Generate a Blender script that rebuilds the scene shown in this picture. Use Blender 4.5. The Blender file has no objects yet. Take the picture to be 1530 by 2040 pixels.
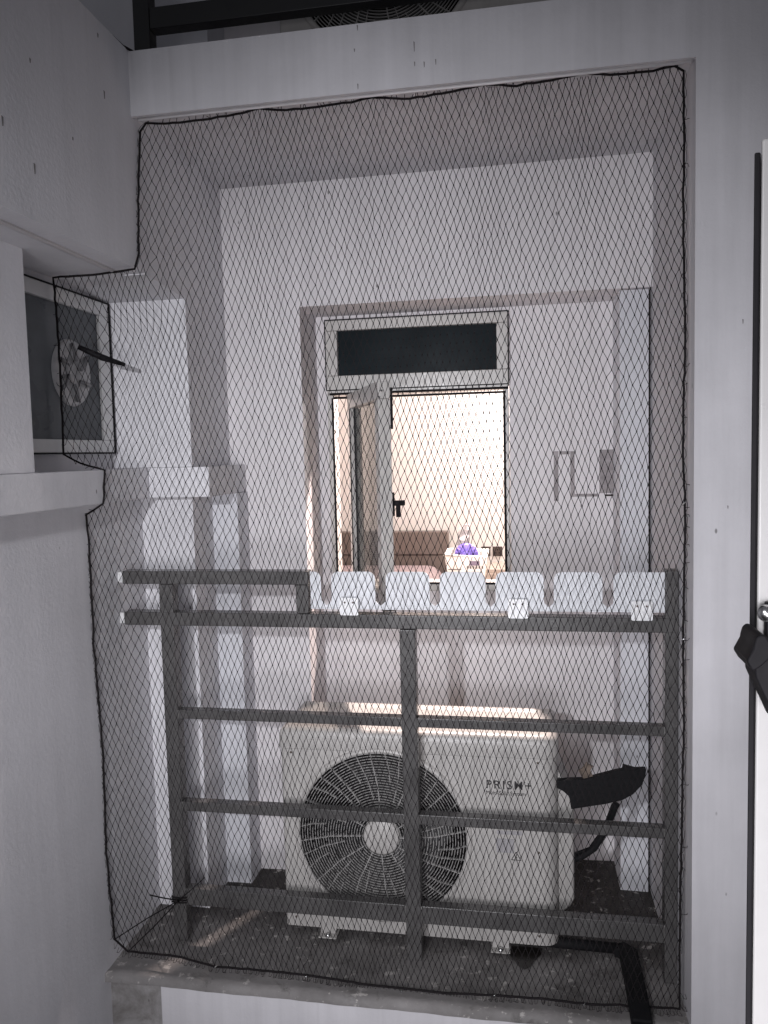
import bpy, bmesh, math, random
from mathutils import Vector, Matrix
rad = math.radians
random.seed(7)
sc = bpy.context.scene
COL = sc.collection

# ------------------------------------------------------------------ camera
F_PX = 1571.3                      # focal length in pixels of the 1530 x 2040 photograph
def cam_axes(yaw, pitch, roll):
    f = Vector((-math.sin(yaw)*math.cos(pitch), math.cos(yaw)*math.cos(pitch), math.sin(pitch)))
    r = f.cross(Vector((0, 0, 1))).normalized(); u = r.cross(f)
    c, s = math.cos(roll), math.sin(roll)
    return c*r + s*u, -s*r + c*u, f
AX_R, AX_U, AX_F = cam_axes(rad(10.064), rad(-4.247), rad(-1.382))
CAM = Vector((0, -2.1, 0))
cd = bpy.data.cameras.new('camera'); cam = bpy.data.objects.new('camera', cd); COL.objects.link(cam)
m = Matrix((AX_R, AX_U, -AX_F)).transposed().to_4x4(); m.translation = CAM
cam.matrix_world = m
cd.sensor_fit = 'VERTICAL'; cd.sensor_height = 24; cd.sensor_width = 18
cd.lens = 24*F_PX/2040
cd.clip_start = 0.02; cd.clip_end = 200
sc.camera = cam
sc.view_settings.view_transform = 'Standard'; sc.view_settings.look = 'None'
sc.view_settings.exposure = 0.0; sc.view_settings.gamma = 1

def ray(x, y): return (x-765)*AX_R - (y-1020)*AX_U + F_PX*AX_F
def at(x, y, Y):                   # the world point of a photo pixel on the plane at depth Y
    d = ray(x, y); return CAM + d*((Y-CAM.y)/d.y)

# ------------------------------------------------------------------ world and lamps (night)
w = bpy.data.worlds.new('World'); sc.world = w; w.use_nodes = True
bg = w.node_tree.nodes['Background']
bg.inputs['Color'].default_value = (0.90, 0.91, 1.0, 1); bg.inputs['Strength'].default_value = 0.115

def lamp(name, kind, loc, energy, color, target=None, **kw):
    d = bpy.data.lights.new(name, kind); o = bpy.data.objects.new(name, d); COL.objects.link(o)
    o.location = loc; d.energy = energy; d.color = color
    for k, v in kw.items(): setattr(d, k, v)
    if target is not None:
        o.rotation_euler = (Vector(target)-Vector(loc)).to_track_quat('-Z', 'Y').to_euler()
    return o
lamp('room_ceiling_spot', 'SPOT', (-0.74, -2.9, 0.42), 222, (0.94, 0.95, 1.0), (-0.42, 0.3, -0.36),
     shadow_soft_size=0.045, spot_size=rad(64), spot_blend=1.0)
lamp('room_window_glow', 'AREA', (-0.20, -2.9, -0.45), 13.5, (0.975, 0.955, 1.0), (-0.10, 0.3, -0.75),
     shape='RECTANGLE', size=1.1, size_y=0.9, spread=rad(76))
lamp('bedroom_downlight', 'SPOT', (-0.285, 1.50, 1.12), 540, (1.0, 0.83, 0.76), (-0.32, 0.80, -0.87), shadow_soft_size=0.04,
     spot_size=rad(92), spot_blend=.3)
lamp('bedroom_wall_light', 'POINT', (0.35, 3.1, 0.50), 92, (1.0, 0.935, 0.91), shadow_soft_size=0.08)

# ------------------------------------------------------------------ materials
def nt(name):
    mt = bpy.data.materials.new(name); mt.use_nodes = True
    t = mt.node_tree; b = t.nodes['Principled BSDF']
    return mt, t, b
def N(t, kind, **kw):
    n = t.nodes.new(kind)
    for k, v in kw.items():
        if k in n.inputs: n.inputs[k].default_value = v
        else: setattr(n, k, v)
    return n
def ramp(t, src, p0, p1, c0=0.0, c1=1.0):
    n = t.nodes.new('ShaderNodeMapRange'); n.inputs[1].default_value = p0; n.inputs[2].default_value = p1
    n.inputs[3].default_value = c0; n.inputs[4].default_value = c1; n.clamp = True
    t.links.new(src, n.inputs[0]); return n.outputs[0]
def mixc(t, fac, a, b):
    n = t.nodes.new('ShaderNodeMix'); n.data_type = 'RGBA'
    for s, v in ((0, fac), (6, a), (7, b)):
        if isinstance(v, (int, float)): n.inputs[s].default_value = v
        elif isinstance(v, tuple): n.inputs[s].default_value = (*v, 1)
        else: t.links.new(v, n.inputs[s])
    return n.outputs[2]
def coords(t, scale=(1, 1, 1), rot=(0, 0, 0), loc=(0, 0, 0)):
    g = t.nodes.new('ShaderNodeNewGeometry'); mp = t.nodes.new('ShaderNodeMapping')
    mp.inputs['Scale'].default_value = scale; mp.inputs['Rotation'].default_value = rot
    mp.inputs['Location'].default_value = loc
    t.links.new(g.outputs['Position'], mp.inputs['Vector']); return mp.outputs[0]
def noise(t, vec, scale, detail=5, rough=.55, dist=0):
    n = t.nodes.new('ShaderNodeTexNoise'); n.inputs['Scale'].default_value = scale
    n.inputs['Detail'].default_value = detail; n.inputs['Roughness'].default_value = rough
    n.inputs['Distortion'].default_value = dist
    t.links.new(vec, n.inputs['Vector']); return n.outputs[0]
def bump(t, b, h, strength, dist=.01):
    n = t.nodes.new('ShaderNodeBump'); n.inputs['Strength'].default_value = strength
    n.inputs['Distance'].default_value = dist
    t.links.new(h, n.inputs['Height']); t.links.new(n.outputs[0], b.inputs['Normal'])

def paint(name, col, var=.07, streak=.06, specks=True, bmp=.25, rough=.75, dirt=0.0, dirtcol=(.08, .07, .06)):
    """matt wall paint: blotches, faint vertical rain streaks, small chips, roller texture"""
    mt, t, b = nt(name)
    v = coords(t)
    blot = ramp(t, noise(t, v, 1.7, 6, .6), .3, .7, 1-var, 1+var)
    st = ramp(t, noise(t, coords(t, (9, 9, .45)), 2.2, 5, .6), .35, .75, 1+streak*.4, 1-streak)
    mul = t.nodes.new('ShaderNodeMath'); mul.operation = 'MULTIPLY'
    t.links.new(blot, mul.inputs[0]); t.links.new(st, mul.inputs[1])
    vm = t.nodes.new('ShaderNodeVectorMath'); vm.operation = 'SCALE'; vm.inputs[0].default_value = col
    t.links.new(mul.outputs[0], vm.inputs['Scale'])
    c = vm.outputs[0]
    if specks:
        vo = t.nodes.new('ShaderNodeTexVoronoi'); vo.inputs['Scale'].default_value = 13
        t.links.new(coords(t, (1, 1, .5)), vo.inputs['Vector'])
        spot = ramp(t, vo.outputs['Distance'], .035, .055, 1, 0)
        sel = ramp(t, noise(t, v, 3.1, 2), .50, .53)
        mu = t.nodes.new('ShaderNodeMath'); mu.operation = 'MULTIPLY'
        t.links.new(spot, mu.inputs[0]); t.links.new(sel, mu.inputs[1])
        mu2 = t.nodes.new('ShaderNodeMath'); mu2.operation = 'MULTIPLY'; mu2.inputs[1].default_value = .7
        t.links.new(mu.outputs[0], mu2.inputs[0])
        c = mixc(t, mu2.outputs[0], c, (.05, .045, .04))
    if streak > .04:                                    # thin grey run-off streaks and grimy patches
        g1 = ramp(t, noise(t, coords(t, (26, 26, .9)), 1.3, 4, .5), .60, .78, 0, .22)
        g2 = ramp(t, noise(t, v, 1.1, 7, .7), .45, .65)
        mg = t.nodes.new('ShaderNodeMath'); mg.operation = 'MULTIPLY'
        t.links.new(g1, mg.inputs[0]); t.links.new(g2, mg.inputs[1])
        c = mixc(t, mg.outputs[0], c, (.10, .095, .09))
    if dirt:
        dm = ramp(t, noise(t, v, 5.5, 8, .68, .6), .47, .68, 0, dirt)
        c = mixc(t, dm, c, dirtcol)
    t.links.new(c, b.inputs['Base Color']); b.inputs['Roughness'].default_value = rough
    bump(t, b, noise(t, v, 95, 4, .6), bmp, .004)
    return mt
def simple(name, col, rough=.5, metal=0, var=.12, sc_=20, bmp=0.0, spec=.5):
    mt, t, b = nt(name); v = coords(t)
    c = mixc(t, ramp(t, noise(t, v, sc_, 5, .6), .3, .7), tuple(x*(1-var) for x in col), tuple(min(1, x*(1+var)) for x in col))
    t.links.new(c, b.inputs['Base Color']); b.inputs['Metallic'].default_value = metal
    b.inputs['Specular IOR Level'].default_value = spec
    r = ramp(t, noise(t, v, sc_*2.3, 4), .3, .7, max(.02, rough-.08), min(1, rough+.08)); t.links.new(r, b.inputs['Roughness'])
    if bmp: bump(t, b, noise(t, v, sc_*6, 3), bmp, .003)
    return mt
WALL = paint('wall_paint_dimmed', (.53, .52, .54), .13, streak=.10)  # outer faces darkened in the colour to balance the stronger light up front
WALL_B = paint('back_wall_paint_lifted', (.72, .69, .705))  # back wall lightened in the colour to make up for light falloff
WALL_L = paint('side_wall_paint', (.67, .66, .685), .10, streak=.05)
COOL = paint('pilaster_paint', (.64, .64, .675), var=.05)
DIRTY = paint('grimy_paint', (.32, .31, .31), var=.15, dirt=.8)
BEAD = paint('bead_paint', (.78, .76, .77), specks=False)
STAIN = simple('old_tape_residue', (.30, .275, .28), .8, var=.3, sc_=30)
CHIP = simple('chipped_paint', (.19, .18, .18), .8)
CRACK = simple('black_joint', (.03, .02, .018), .8)
ROOM = paint('room_paint', (.72, .69, .665), var=.02, streak=.0, specks=False, bmp=.1)
WHITE = simple('white_powder_coat', (.66, .66, .66), .35, var=.03)
FRAME = simple('window_frame_cream', (.50, .48, .46), .35, var=.03)
BRACK = simple('white_bracket_plastic', (.84, .84, .85), .3, var=.04)
BOARD = paint('white_board_plastic', (.66, .67, .70), .06, streak=.12, bmp=.05, rough=.45)
BLACK = simple('black_rubber', (.010, .0095, .011), .6, spec=.12)
RAIL = simple('grey_powder_coat', (.084, .081, .080), .28, var=.22, sc_=9)
RAILU = simple('black_powder_coat', (.012, .012, .013), .45)
CORD = simple('black_net_cord', (.014, .012, .013), .85, spec=.1)
ACW = paint('dusty_painted_steel', (.40, .385, .37), .08, streak=.14, bmp=.05, rough=.42)  # dusty steel, base colour also lowered to offset the stronger front light
GRILL = simple('grille_plastic', (.27, .262, .255), .45, var=.12, sc_=9)
DARK = simple('dark_cavity', (.003, .003, .003), .7, spec=.1)
BLADE = simple('fan_blade', (.018, .018, .019), .4)
INK = simple('grey_ink', (.02, .018, .02), .6)
INK2 = simple('faded_ink', (.30, .29, .30), .6)
INSUL = simple('black_foam_insulation', (.007, .007, .008), .75, sc_=40, bmp=.3, spec=.2)
RUST = simple('dirty_tape', (.13, .10, .08), .8, var=.5, sc_=60)
METAL = simple('screw_metal', (.6, .6, .6), .25, 1)
GLASSD = simple('dark_glass', (.006, .011, .014), .35, var=.4, sc_=3, spec=.05)
GLASSG = simple('smoked_glass', (.115, .125, .135), .3, var=.35, sc_=4, spec=.15)
HEADB = simple('brown_leather', (.15, .12, .105), .45, var=.1, sc_=30, bmp=.2)
BLANK = simple('mauve_blanket', (.36, .28, .285), .85, var=.12, sc_=12, bmp=.3)
BASK = simple('white_plastic', (.85, .84, .80), .35, var=.03)
PURP = simple('purple_plastic', (.12, .09, .36), .35)
BAGM = simple('grey_plastic_bag', (.33, .32, .32), .3, var=.4, sc_=50)
WOODL = simple('cream_laminate', (.50, .42, .36), .5)
def clear_glass():
    mt, t, b = nt('clear_glass'); v = coords(t)
    b.inputs['Roughness'].default_value = .04; b.inputs['Base Color'].default_value = (.9, .95, .95, 1)
    tr = t.nodes.new('ShaderNodeBsdfTransparent'); tr.inputs[0].default_value = (.62, .62, .61, 1); mx = t.nodes.new('ShaderNodeMixShader')
    t.links.new(ramp(t, noise(t, v, 4), .3, .7, .10, .16), mx.inputs[0])
    t.links.new(tr.outputs[0], mx.inputs[1]); t.links.new(b.outputs[0], mx.inputs[2])
    t.links.new(mx.outputs[0], t.nodes['Material Output'].inputs[0]); return mt
CLEAR = clear_glass()
def floor_mat():
    mt, t, b = nt('grimy_concrete'); v = coords(t)
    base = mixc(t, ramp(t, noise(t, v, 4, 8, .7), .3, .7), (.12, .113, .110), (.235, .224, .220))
    # black grime towards the wall behind the machine, ragged edge; weak light there painted in too
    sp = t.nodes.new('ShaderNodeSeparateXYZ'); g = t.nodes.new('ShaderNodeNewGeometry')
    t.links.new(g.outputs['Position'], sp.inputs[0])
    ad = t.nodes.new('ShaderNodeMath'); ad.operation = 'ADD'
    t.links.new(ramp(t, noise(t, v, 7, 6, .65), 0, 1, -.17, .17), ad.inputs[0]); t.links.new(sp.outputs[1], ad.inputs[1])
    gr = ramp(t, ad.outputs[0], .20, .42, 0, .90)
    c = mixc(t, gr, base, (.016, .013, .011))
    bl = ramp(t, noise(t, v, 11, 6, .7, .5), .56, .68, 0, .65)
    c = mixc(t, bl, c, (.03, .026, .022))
    wh = ramp(t, noise(t, v, 30, 4, .65), .60, .67, 0, .8)
    c = mixc(t, wh, c, (.42, .40, .38))
    t.links.new(c, b.inputs['Base Color'])
    t.links.new(ramp(t, noise(t, v, 9), .35, .65, .5, .9), b.inputs['Roughness'])
    bump(t, b, noise(t, v, 60, 6, .7), .5, .006); return mt
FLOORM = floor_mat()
LEDGE = paint('ledge_edge', (.30, .285, .28), var=.2, dirt=.6, specks=False)

# ------------------------------------------------------------------ mesh helpers
class MB:
    def __init__(s): s.v = []; s.f = []; s.sm = []
    def add(s, vs, fs, smooth=False):
        o = len(s.v); s.v += [tuple(p) for p in vs]
        for f in fs: s.f.append(tuple(i+o for i in f)); s.sm.append(smooth)
        return s
    def box(s, x0, x1, y0, y1, z0, z1):
        vs = [(x, y, z) for z in (z0, z1) for y in (y0, y1) for x in (x0, x1)]
        return s.add(vs, [(0, 2, 3, 1), (4, 5, 7, 6), (0, 1, 5, 4), (2, 6, 7, 3), (0, 4, 6, 2), (1, 3, 7, 5)])
    def tube(s, pts, r, n=8, cap=True, closed=False, taper=None):
        pts = [Vector(p) for p in pts]; k = len(pts); vs = []; up = None
        for i, p in enumerate(pts):
            a = pts[(i-1) % k] if (i or closed) else p; b = pts[(i+1) % k] if (i < k-1 or closed) else p
            d = (b-a).normalized()
            if up is None: up = d.cross(Vector((0, 0, 1)) if abs(d.z) < .9 else Vector((1, 0, 0))).normalized()
            e = (up - d*up.dot(d)).normalized(); up = e; h = d.cross(e)
            rr = r*(taper[i] if taper else 1)
            for j in range(n):
                q = 2*math.pi*j/n; vs.append(p + e*(rr*math.cos(q)) + h*(rr*math.sin(q)))
        fs = []
        for i in range(k if closed else k-1):
            for j in range(n):
                a = i*n+j; b = i*n+(j+1) % n; c = ((i+1) % k)*n+(j+1) % n; dd = ((i+1) % k)*n+j
                fs.append((a, b, c, dd))
        if cap and not closed: fs += [tuple(range(n))[::-1], tuple((k-1)*n+j for j in range(n))]
        return s.add(vs, fs, True)
    def prism(s, pts, axis, a, b):                 # polygon in the two other axes, swept along axis
        n = len(pts)
        def P(u, v, c): return {'y': (u, c, v), 'x': (c, u, v), 'z': (u, v, c)}[axis]
        vs = [P(u, v, a) for u, v in pts] + [P(u, v, b) for u, v in pts]
        return s.add(vs, [tuple(range(n))[::-1], tuple(range(n, 2*n))] + [(i, (i+1) % n, n+(i+1) % n, n+i) for i in range(n)])
    def lathe(s, prof, c, axis='y', n=32):         # prof = [(radius, offset along axis)]
        vs = []
        for r, h in prof:
            for j in range(n):
                q = 2*math.pi*j/n; u, v = r*math.cos(q), r*math.sin(q)
                vs.append({'y': (c[0]+u, c[1]+h, c[2]+v), 'x': (c[0]+h, c[1]+u, c[2]+v), 'z': (c[0]+u, c[1]+v, c[2]+h)}[axis])
        fs = [(i*n+j, i*n+(j+1) % n, (i+1)*n+(j+1) % n, (i+1)*n+j) for i in range(len(prof)-1) for j in range(n)]
        return s.add(vs, fs, True)
    def obj(s, name, mat, parent=None, bevel=0, seg=2, fix=True, kind=None):
        me = bpy.data.meshes.new(name); me.from_pydata(s.v, [], s.f)
        if fix:
            bm = bmesh.new(); bm.from_mesh(me); bmesh.ops.recalc_face_normals(bm, faces=bm.faces); bm.to_mesh(me); bm.free()
        me.polygons.foreach_set('use_smooth', s.sm)
        me.materials.append(mat)
        o = bpy.data.objects.new(name, me); COL.objects.link(o)
        if bevel:
            md = o.modifiers.new('bevel', 'BEVEL'); md.width = bevel; md.segments = seg; md.limit_method = 'ANGLE'
            md.harden_normals = True; me.polygons.foreach_set('use_smooth', [True]*len(me.polygons))
        if parent: o.parent = parent; o.matrix_parent_inverse = Matrix.Translation(-parent.location) if not parent.rotation_euler.z else parent.matrix_basis.inverted()
        if kind: o['kind'] = kind
        return o
def box(name, mat, parent, *b, bevel=0): return MB().box(*b).obj(name, mat, parent, bevel)
def tag(o, label=None, cat=None, group=None, kind=None):
    for k, v in (('label', label), ('category', cat), ('group', group), ('kind', kind)):
        if v: o[k] = v
    return o
def thing(name, label, cat, loc=(0, 0, 0), group=None):
    o = bpy.data.objects.new(name, None); o.empty_display_size = .1; COL.objects.link(o); o.location = loc
    return tag(o, label, cat, group)
def rrect(x0, x1, z0, z1, r, n=5, corners=(1, 1, 1, 1)):    # bl, br, tr, tl
    out = []
    for k, (cx, cz, a) in enumerate(((x0+r, z0+r, 180), (x1-r, z0+r, 270), (x1-r, z1-r, 0), (x0+r, z1-r, 90))):
        if corners[k]:
            for i in range(n+1):
                q = rad(a+90*i/n); out.append((cx+r*math.cos(q), cz+r*math.sin(q)))
        else:
            out.append(((x0, x1, x1, x0)[k], (z0, z0, z1, z1)[k]))
    return out
def text_part(name, body, x, z, y, size, mat, parent, spacing=1.0, thin=0.0):
    cu = bpy.data.curves.new(name, 'FONT'); cu.body = body; cu.size = size; cu.space_character = spacing
    cu.extrude = .0006; cu.offset = thin
    tmp = bpy.data.objects.new('tmp', cu); COL.objects.link(tmp)
    dg = bpy.context.evaluated_depsgraph_get(); me = bpy.data.meshes.new_from_object(tmp.evaluated_get(dg))
    bpy.data.objects.remove(tmp); me.transform(Matrix.Translation((x, y, z)) @ Matrix.Rotation(rad(90), 4, 'X'))
    me.materials.clear(); me.materials.append(mat)
    o = bpy.data.objects.new(name, me); COL.objects.link(o); o.parent = parent
    o.matrix_parent_inverse = Matrix.Translation(-parent.location); return o

FL = -1.555                                            # top of the machine ledge
# ================================================================== THE BUILDING
# --- outer wall: face with the beam over the opening and the right side of the recess
t = thing('outer_wall', 'plain white outer wall right of the netted opening and its beam across the top', 'wall', (.425, 0, FL))
MB().box(.425, 3.2, 0, 1.6, -3.2, 3.2).obj('wall', WALL, t)
MB().prism([(0, 1.116), (.22, 1.112), (.22, .953), (.012, .953), (.012, .943), (0, .943)], 'x', -1.056, .425).obj('beam', WALL, t)
MB().box(-1.056, .425, .22, .651, .9535, 1.105).obj('upper_ledge', WALL, t)
MB().tube([(-1.05, .035, .949), (-.6, .036, .951), (-.1, .034, .949), (.42, .035, .951)], .006, 6).obj('sealant_bead', BEAD, t)
pc = MB()
for x, y, h_ in ((825, 92, 9), (826, 127, 4), (845, 128, 5), (868, 123, 5), (712, 55, 5), (713, 172, 5), (454, 200, 5), (706, 100, 3), (1290, 155, 4), (1480, 640, 4), (1450, 1010, 3), (1120, 205, 4)):
    a = at(x, y, 0); w_ = .0016
    if x > 1400 or y < 180: pc.prism([(a.x-w_, a.z+h_*.0014), (a.x+w_, a.z+h_*.0011), (a.x+w_*.6, a.z-h_*.0013), (a.x-w_*.3, a.z-h_*.0016)], 'y', -.0006, .0005)
pc.obj('paint_chips', CHIP, t)
# --- parapet below the ledge
t = thing('ledge_parapet', 'low white wall face under the front edge of the grimy ledge', 'wall', (-.4, 0, -2.5))
MB().box(-1.09, .425, .004, .5, -3.2, FL-.0262).obj('wall', WALL, t)
MB().box(-1.286, -1.0905, .03, .5, -3.2, FL-.027).obj('dirty_panel', DIRTY, t)
# --- ledge floor
fl = MB()
nx, ny = 60, 34
X0, X1, Y0, Y1 = -1.287, .425, 0.0, .90
vs = []; fs = []
for j in range(ny+1):
    for i in range(nx+1):
        x = X0+(X1-X0)*i/nx; y = Y0+(Y1-Y0)*j/ny
        e = .004*math.sin(23*x)*math.sin(31*y+2*x) if 0 < j < ny else 0
        yy = y + (.0015*math.sin(17*x+1)+.001*math.sin(61*x) if j == 0 else 0)
        vs.append((x, yy, FL+e*.6))
for j in range(ny):
    for i in range(nx):
        a = j*(nx+1)+i; fs.append((a, a+1, a+nx+2, a+nx+1))
n0 = len(vs)
for i in range(nx+1): vs.append((vs[i][0], vs[i][1]-.001, FL-.026))
for i in range(nx): fs.append((i, n0+i, n0+i+1, i+1))
fl.add(vs, fs, True)
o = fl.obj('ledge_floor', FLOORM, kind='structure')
# --- left building side, seen at a slant
t = thing('side_wall', 'pale stepped side wall on the left with a small window and a projecting band', 'wall', (-1.4, -1, -1.5))
MB().box(-2.0, -1.055, -2.9, .652, .53, 1.119).obj('upper_wall', WALL_L, t)
sf = MB().prism([(-2.9, .5275), (.05, .5275), (.05, .5295), (-2.9, .5295)], 'x', -2.0, -1.122)
sf.prism([(.0502, .5275), (.3103, .507), (.3103, .5298), (.0502, .5298)], 'x', -2.0, -1.0553).obj('soffit', WALL_L, t)
MB().tube([(-1.121, -2.8, .527), (-1.121, .0, .527)], .006, 6).obj('sealant_bead', BEAD, t)
MB().box(-2.0, -1.332, -2.9, .305, -.03, .528).obj('window_wall', WALL_L, t)
MB().box(-1.335, -1.217, -2.9, -.285, -.027, .5272).obj('pillar', WALL_L, t)
b_ = MB().box(-2.0, -1.204, -2.9, .306, -.127, -.028); b_.box(-2.0, -.997, .3062, .6495, -.127, -.028)
b_.obj('projecting_band', WALL_L, t, .004)
MB().box(-2.0, -1.268, -2.9, .372, -3.2, -.128).obj('lower_wall', WALL_L, t)
MB().box(-2.0, -1.085, .372, .6515, -1.555, -.1275).obj('column', WALL_L, t)
MB().box(-1.0855, -.992, .540, .6515, -1.555, -.1275).obj('pipe_casing', COOL, t)
MB().box(-2.0, -1.055, .3105, .6515, -.0275, .5303).obj('corner_pier', WALL_L, t)
pc = MB()
for x, y, h_ in ((208, 188, 8), (69, 335, 9), (145, 276, 3), (5, 240, 8), (195, 70, 4), (60, 120, 4)):
    d = ray(x, y); p = CAM + d*(-1.0545/d.x); w_ = .0016
    pc.prism([(p.y-w_*2, p.z+h_*.0012), (p.y+w_*2, p.z+h_*.0010), (p.y+w_, p.z-h_*.0013), (p.y-w_, p.z-h_*.0015)], 'x', -1.0555, -1.0543)
pc.obj('paint_chips', CHIP, t)
# the small window in it
wn = MB()
ya, yb, za, zb = -.62, .295, .024, .500
for bx in ((-1.334, -1.314, ya, yb, za, .063), (-1.334, -1.314, ya, yb, .458, zb), (-1.334, -1.314, .240, yb, .0635, .4575)): wn.box(*bx)
win = wn.obj('window', WHITE, t, .002)
gk = MB()
for pts in (((-1.313, ya, .0225), (-1.313, yb+.003, .0225)), ((-1.313, ya, .5015), (-1.313, yb+.003, .5015)), ((-1.313, yb+.003, .0225), (-1.313, yb+.003, .5015))): gk.tube(pts, .0028, 5)
gk.obj('gasket', BLACK, win)
MB().box(-1.332, -1.325, ya, .2395, .0635, .4575).obj('pane', GLASSG, win)
fc = (-1.3245, .080, .262)
fan = MB().lathe([(.001, .004), (.03, .012), (.034, .004), (.06, .006), (.088, .010), (.097, .006), (.100, 0)], fc, 'x', 40)
fo = fan.obj('exhaust_fan', simple('aged_plastic', (.42, .42, .43), .4, var=.3, sc_=14), win)
lv = MB()
for k in range(6):
    q = k*math.pi/3+.3
    a = Vector((fc[0]+.013, fc[1]+.036*math.cos(q), fc[2]+.036*math.sin(q))); b = Vector((fc[0]+.013, fc[1]+.086*math.cos(q+.35), fc[2]+.086*math.sin(q+.35)))
    lv.tube([a, (a+b)/2+Vector((.004, 0, 0)), b], .0065, 5)
lv.obj('fan_rib', simple('shaded_plastic', (.19, .19, .20), .4), win)
bx = MB(); P1 = Vector((-1.300, .085, .338)); P2 = at(249, 727, .17)
bx.tube([P1, P1.lerp(P2, .5)+Vector((0, 0, -.004)), P2], .010, 6, taper=[.75, 1.05, .6]); bx.obj('stay_bar', BLACK, win)
# upper storey left pieces
t = thing('upper_side_wall', 'dim grey wall stub above the left wall beside the black post', 'wall', (-1.3, .3, 1.12))
MB().box(-2.0, -1.20, .34, .66, 1.119, 3.2).obj('wall', WALL_L, t)
MB().box(-1.20, -1.02, .50, .66, 1.106, 3.2).obj('column', COOL, t)
# --- back wall with the recessed bay
t = thing('back_wall', 'white inner back wall behind the net with a recessed bay and bedroom window', 'wall', (-.4, .8, FL))
MB().box(-1.2, .43, .65, 1.02, .525, .99).obj('header', WALL_B, t)
MB().box(-1.2, .43, .66, 1.02, 1.11, 3.0).obj('upper_wall', WALL_B, t)
MB().box(-1.2, -.775, .65, 1.02, FL-.1, .525).obj('wall', WALL_B, t)
bb = MB(); bb.box(-.7755, -.735, .87, 1.02, FL-.1, .5245); bb.box(-.048, .43, .87, 1.02, FL-.1, .5245)
bb.box(-.735, -.048, .872, 1.02, FL-.1, -.525); bb.box(-.735, -.048, .872, 1.02, .505, .5245)
bb.obj('bay_wall', WALL_B, t)
MB().box(.322, .4165, .672, .8705, FL-.02, .5235).obj('pilaster', COOL, t, .003)
MB().box(.4168, .424, .70, .8706, FL-.02, .5235).obj('joint', CRACK, t)
# old residue marks left by removed fittings
rs = MB()
def mark(x0, y0, x1, y1):
    a = at(x0, y0, .869); b = at(x1, y1, .869); rs.box(min(a.x, b.x), max(a.x, b.x), .8685, .8702, min(a.z, b.z), max(a.z, b.z))
mark(1103, 899, 1113, 998); mark(1113.4, 899, 1135, 905); mark(1136, 899, 1145, 990); mark(1145.4, 984, 1190, 989)
mark(1194, 896, 1236, 982)
rs.obj('residue_mark', STAIN, t)
rc = MB()
for x0, y0, x1, y1 in ((1205, 985, 1238, 988), (1157, 991, 1158, 1010), (1237, 896, 1238.5, 980)):
    a = at(x0, y0, .866); b = at(x1, y1, .866); rc.box(min(a.x, b.x), max(a.x, b.x), .8672, .8684, min(a.z, b.z), max(a.z, b.z))
rc.obj('crack', CRACK, t)
# window: fixed light on top, open casement below (parts of the window are sub-parts)
fr = MB(); A, B = .845, .93
fr.box(-.732, -.050, A, B, .466, .504); fr.box(-.732, -.050, A, B, .226, .2975)
fr.box(-.732, -.688, A+.0005, B, .2978, .4657); fr.box(-.091, -.050, A+.0005, B, .2978, .4657)
fr.box(-.732, -.710, A+.004, B, -.525, .2257); fr.box(-.066, -.050, A+.004, B, -.525, .2257)
fr.box(-.710, -.066, A+.004, B, -.525, -.492)
window = fr.obj('window', FRAME, t, .0025)
MB().box(-.690, -.089, .866, .876, .2965, .467).obj('transom_pane', GLASSD, window)
gk = MB(); g = .0022
for (x0, z0, x1, z1) in ((-.734, .506, -.048, .506), (-.734, .245, -.734, .506), (-.048, .245, -.048, .506), (-.734, .243, -.048, .243)):
    gk.tube([(x0, A-.001, z0), (x1, A-.001, z1)], .0021, 5)
for (x0, z0, x1, z1) in ((-.722, .229, -.05, .229), (-.708, .214, -.06, .214), (-.711, -.49, -.711, .214), (-.066, -.49, -.066, .214), (-.70, -.494, -.07, -.494)):
    gk.tube([(x0, A-.0005, z0), (x1, A-.0005, z1)], .0045, 5)
gk.obj('gasket', BLACK, window)
# sash, built along its own length and swung out towards the street
H0 = Vector((-.655, .842, 0)); H1 = Vector((-.445, .345, 0)); L = (H1-H0).length
ang = math.atan2(H1.y-H0.y, H1.x-H0.x)
RM = Matrix.Translation(H0) @ Matrix.Rotation(ang, 4, 'Z')
def swing(mb): mb.v = [tuple(RM @ Vector(p)) for p in mb.v]; return mb
T = .041; zt, zl = .226, -.505
sh = MB()
sh.box(0, L, 0, T, zt-.055, zt); sh.box(0, L, 0, T, zl, zl+.055)
sh.box(0, .05, .0004, T-.0004, zl+.0555, zt-.0555); sh.box(L-.055, L, .0004, T-.0004, zl+.0555, zt-.0555)
sash = swing(sh).obj('sash', FRAME, window, .003)
gk = MB(); zg0, zg1 = zl+.057, zt-.057
gk.box(.046, .0545, T-.0003, T+.0022, zg0, zg1); gk.box(L-.058, L-.052, T-.0003, T+.0022, zg0, zg1)
gk.box(.046, .0545, -.0018, .0003, zg0, zg1); gk.box(.0503, .062, T*.36, T*.56, zg0, zg1); gk.box(L-.066, L-.0553, T*.36, T*.56, zg0, zg1)
gk.box(L-.008, L-.002, T, T+.007, zt-.15, zt-.02)
swing(gk).obj('sash_gasket', BLACK, window)
swing(MB().box(.052, L-.057, T*.42, T*.5, zl+.05, zt-.05)).obj('sash_pane', CLEAR, window)
hd = MB(); hd.box(L-.040, L-.018, T, T+.010, -.200, -.125); hd.tube([(L-.029, T+.008, -.160), (L-.029, T+.045, -.160)], .009, 8)
hd.box(L-.036, L-.022, T+.018, T+.030, -.205, -.160)
swing(hd).obj('handle', BLACK, window)
sw = MB(); sw.lathe([(.0002, -.002), (.0035, -.001), (.0035, .001)], (H1.x+.012, H1.y-.001, zt-.03), 'y', 10); sw.lathe([(.0002, -.002), (.0035, -.001), (.0035, .001)], (H1.x+.004, H1.y-.001, zt-.05), 'y', 10)
sw.obj('screw', METAL, window)
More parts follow.
